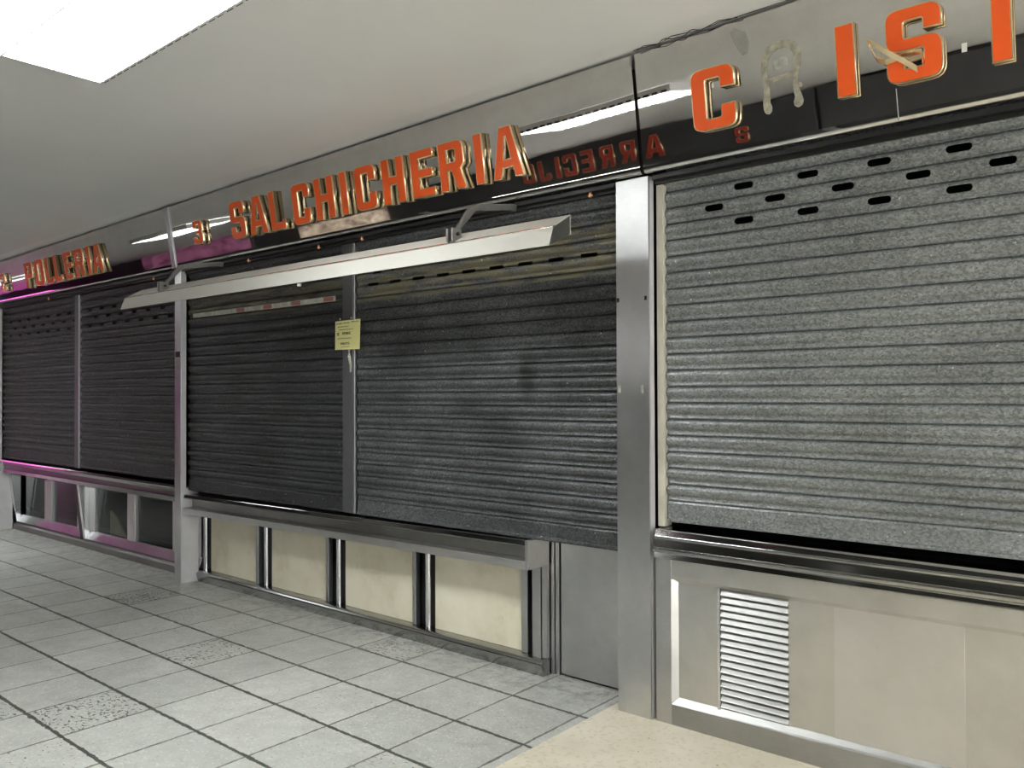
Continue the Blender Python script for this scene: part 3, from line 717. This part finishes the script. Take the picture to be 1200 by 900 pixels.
STK = {'S': [[(1, .85), (.5, 1), (0, .78), (.9, .3), (.5, 0), (0, .15)]], 'E': [[(.9, 1), (0, 1), (0, 0), (.9, 0)], [(0, .5), (.7, .5)]], 'V': [[(0, 1), (.45, 0), (.95, 1)]], 'N': [[(0, 0), (0, 1), (.9, 0), (.9, 1)]],
       'D': [[(0, 0), (0, 1), (.6, .9), (.9, .5), (.6, .1), (0, 0)]], 'P': [[(0, 0), (0, 1), (.8, .9), (.8, .55), (0, .5)]], 'U': [[(0, 1), (0, .2), (.4, 0), (.85, .2), (.85, 1)]], 'T': [[(0, 1), (1, 1)], [(.5, 1), (.5, 0)]], 'O': [[(.5, 1), (.05, .6), (.2, .1), (.6, 0), (.95, .4), (.8, .9), (.5, 1)]]}
bm = B()
def wstroke(pts, r=.0011):
    tube(bm, [sheet(u, v) + Vector((0, -.0012, 0)) for u, v in pts], r, 5)
def word(s, u, v, du, h, r=.0012):
    for ch in s:
        if ch != ' ':
            for st in STK[ch]: wstroke([(u + p[0] * du * .72, v + p[1] * h) for p in st], r)
        u += du
word('SE', .08, .50, .060, .085, .0016); word('VENDE', .32, .52, .070, .075, .0016); word('PUESTO', .26, .17, .060, .07, .0014)
for (u0, u1, v, a) in ((.04, .30, .90, .03), (.36, .62, .91, .03), (.68, .96, .93, .03), (.12, .58, .79, .018), (.18, .74, .69, .012), (.12, .68, .385, .014), (.28, .60, .09, .008)):
    n = int((u1 - u0) * 60); wstroke([(u0 + (u1 - u0) * k / n, v + a * math.sin(k * 1.9) * (0.5 + .5 * math.sin(k * .7))) for k in range(n + 1)], .0011)
obj('handwriting', bm, M['ink'], t, label='dark pencil writing')
bm = B(); ribbon(bm, [(-4.185, .034, 1.79), (-4.180, .030, 1.765), (-4.186, .036, 1.74), (-4.176, .04, 1.68), (-4.18, .042, 1.64)], [Vector((.012, .002, 0)), Vector((.011, -.004, 0)), Vector((.008, .006, 0)), Vector((.011, 0, 0)), Vector((.008, 0, 0))], .0005)
obj('tape_tail', bm, M['tape'], t, label='torn clear tape hanging below')
for x in (-4.285, -4.175):
    bm = B(); tube(bm, [(x, .040, 1.985), (x, .0445, 1.985)], .006, 10); obj('pin', bm, M['white'], t)

# ------------------------------------------------------------------ ceiling luminaires
def luminaire(x0, y0, lab, wx=1.32, wy=.62, clips=False):
    x1, y1 = x0 + wx, y0 - wy; zz = zc((x0 + x1) / 2)
    t = thing('ceiling_light', ((x0 + x1) / 2, (y0 + y1) / 2, zz), lab, 'ceiling light', 'louvred lights in a row on the ceiling')
    def zt(x, d): return zc(x) - d
    bm = B()
    prism(bm, [(y1, zt(x0, .001)), (y0, zt(x0, .001)), (y0, zt(x0, .006)), (y1, zt(x0, .006))], x0, x1, [(y1, zt(x1, .001)), (y0, zt(x1, .001)), (y0, zt(x1, .006)), (y1, zt(x1, .006))])
    obj('diffuser', bm, M['luminaire'], t)
    bm = B()
    for ya, yb in ((y0, y0 + .012), (y1 - .012, y1)):
        prism(bm, [(ya, zt(x0, .001)), (yb, zt(x0, .001)), (yb, zt(x0, .046)), (ya, zt(x0, .046))], x0 - .012, x1 + .012, [(ya, zt(x1, .001)), (yb, zt(x1, .001)), (yb, zt(x1, .046)), (ya, zt(x1, .046))])
    for xa in (x0 - .012, x1): box(bm, xa, xa + .012, y1, y0, zt(xa, .046), zt(xa, .001))
    obj('frame', bm, M['louvre'], t)
    bm = B(); n = 20
    for i in range(n):
        x = x0 + wx * (i + .5) / n
        box(bm, x - .0025, x + .0025, y1, y0, zt(x, .05), zt(x, .008))
    for j in (1, 2):
        y = y0 - wy * j / 3; prism(bm, [(y - .003, zt(x0, .05)), (y + .003, zt(x0, .05)), (y + .003, zt(x0, .008)), (y - .003, zt(x0, .008))], x0, x1, [(y - .003, zt(x1, .05)), (y + .003, zt(x1, .05)), (y + .003, zt(x1, .008)), (y - .003, zt(x1, .008))])
    obj('louvre', bm, M['louvre'], t)
    if clips:
        for i in range(n):
            x = x0 + wx * i / n; bm = B(); box(bm, x + .012, x + wx / n - .012, y0 + .0125, y0 + .017, zt(x, .046), zt(x, .030)); obj('edge_clip', bm, M['dark_metal'], t)
luminaire(-3.93, -1.625, 'bright white louvred ceiling light at the top left corner', clips=True)
luminaire(-9.90, -1.55, 'louvred ceiling light further down the aisle, seen only in the signs')
luminaire(-16.2, -1.55, 'louvred ceiling light far down the aisle')
luminaire(.7, -1.60, 'added louvred fill light out of view to the right of the camera')  # unseen extra luminaire, added to brighten the right side
luminaire(.7, -3.9, 'added louvred fill light out of view to the right, over the far side of the aisle')  # added fill, set where the mirror signs do not reflect it
luminaire(2.9, -2.6, 'added louvred fill light out of view at the open right end of the aisle')  # added fill out of view, lifts the right end

# ------------------------------------------------------------------ stalls over the aisle (seen in the mirror steel)
OM = Matrix(((-1, 0, 0, 0), (0, 0, 1, -5.96), (0, 1, 0, 2.52), (0, 0, 0, 1)))
def oppsign(x0, x1, lab):
    t = thing('shop_sign', ((x0 + x1) / 2, -5.96, 2.5), lab, 'sign')
    bm = B(); box(bm, x0, x1, -6.055, -5.965, 2.5, 2.99); obj('fascia_panel', bm, M['fascia_dark'], t, .003)
    return t
so = oppsign(-9.4, -3.2, 'dark shop sign with red letters across the aisle')
for ch, x, wd in zip('ARRECIJO', (-5.03, -5.42, -5.74, -6.05, -6.33, -6.60, -6.76, -7.02), (.26, .22, .22, .20, .22, .07, .19, .22)):
    letter(ch, so, OM, -x, .12, wd, .25, face=M['red'], gold=True, label='red letter %s' % ch)
letter('2', so, OM, 3.95, .06, .16, .2, face=M['red'], label='small red numeral')
oppsign(-3.15, 4.0, 'plain dark sign across the aisle, right part')
def oppshut(x0, x1, lab):
    t = thing('rolling_shutter', ((x0 + x1) / 2, -6.04, .9), lab, 'shutter')
    fr = []; z = 2.5
    while z > .95: fr += [(-6.035, z), (-6.025, z - .02), (-6.022, z - .04), (-6.028, z - .055), (-6.03, z - .073)]; z -= .075
    bm = B(); prism(bm, fr + [(-6.055, z), (-6.055, 2.5)], x0, x1); obj('curtain', bm, M['galv_dark'], t)
    bm = B(); box(bm, x0, x1, -6.055, -5.90, 0, .85); obj('counter_front', bm, M['steel_dark'], t, .003)
    bm = B(); box(bm, x0 - .16, x0 - .02, -6.055, -5.98, 0, 2.5); obj('side_post', bm, M['steel'], t, .003)
for i, (xa, xb) in enumerate(((-9.3, -6.6), (-6.4, -3.4), (-3.0, 0.2), (.5, 3.8))):
    oppshut(xa, xb, ('closed shutter across the aisle under the left half of the red lettered sign', 'closed shutter across the aisle under the right half of the red lettered sign', 'closed shutter across the aisle straight behind the camera', 'closed shutter across the aisle near its open right end')[i])
for xa, xb, lab in ((-7.9, -5.3, 'lit strip lamp under the red lettered sign across the aisle'),):
    t = thing('strip_lamp', ((xa + xb) / 2, -5.93, 2.42), lab, 'lamp')
    bm = B(); prism(bm, [(-5.955, 2.498), (-5.90, 2.498), (-5.90, 2.475), (-5.955, 2.475)], xa, xb); obj('housing', bm, M['lamp_paint'], t)
    bm = B(); tube(bm, [(xa + .05, -5.925, 2.455), (xb - .05, -5.925, 2.455)], .016, 10); obj('lit_tube', bm, M['tube'], t)
t = thing('pink_shop', (-15, -6.0, 0), 'shop lit in pink at the far end across the aisle', 'shop')
bm = B(); box(bm, -28.6, -24.2, -6.055, -6.03, .2, 2.2); obj('lit_window', bm, M['pink'], t)
bm = B(); box(bm, -28.7, -24.1, -6.055, -6.0, .0, .18); box(bm, -28.7, -24.1, -6.055, -6.0, 2.22, 2.35); obj('window_frame', bm, M['steel_dark'], t, .003)
t = thing('pink_glow_panel', (-16.3, -6.0, 2.4), 'dim glowing panel standing for a pink-lit wall across the aisle', 'sign')  # added glow standing in for pink light on the wall above
bm = B(); box(bm, -18.5, -14.2, -6.055, -5.98, 2.40, 2.86); obj('lit_panel', bm, M['pink_dim'], t)
bm = B(); box(bm, -18.6, -14.1, -6.055, -6.0, 2.37, 2.89); obj('frame', bm, M['steel_dark'], t, .003)
t = thing('lit_stall', (-11.4, -6.0, 0), 'stall with a warm lit display far across the aisle', 'shop')
bm = B(); box(bm, -12.6, -10.2, -6.055, -6.03, 2.1, 2.75); obj('lit_window', bm, M['warm'], t)
bm = B(); box(bm, -12.75, -10.05, -6.055, -6.0, 1.6, 2.05); obj('awning_board', bm, M['steel_dark'], t, .003)
for xa, xb, z, lab in ((-14.9, -13.7, 2.90, 'blue neon tube above the pink shop'), (-29.6, -28.0, 2.66, 'blue neon tube at the far end, upper one'), (-29.6, -28.2, 2.42, 'blue neon tube at the far end, lower one')):
    bm = B(); tube(bm, [(xa, -5.94, z), (xb, -5.94, z)], .02, 10); tag(obj('neon_tube', bm, M['blue_tube']), lab, 'neon tube')
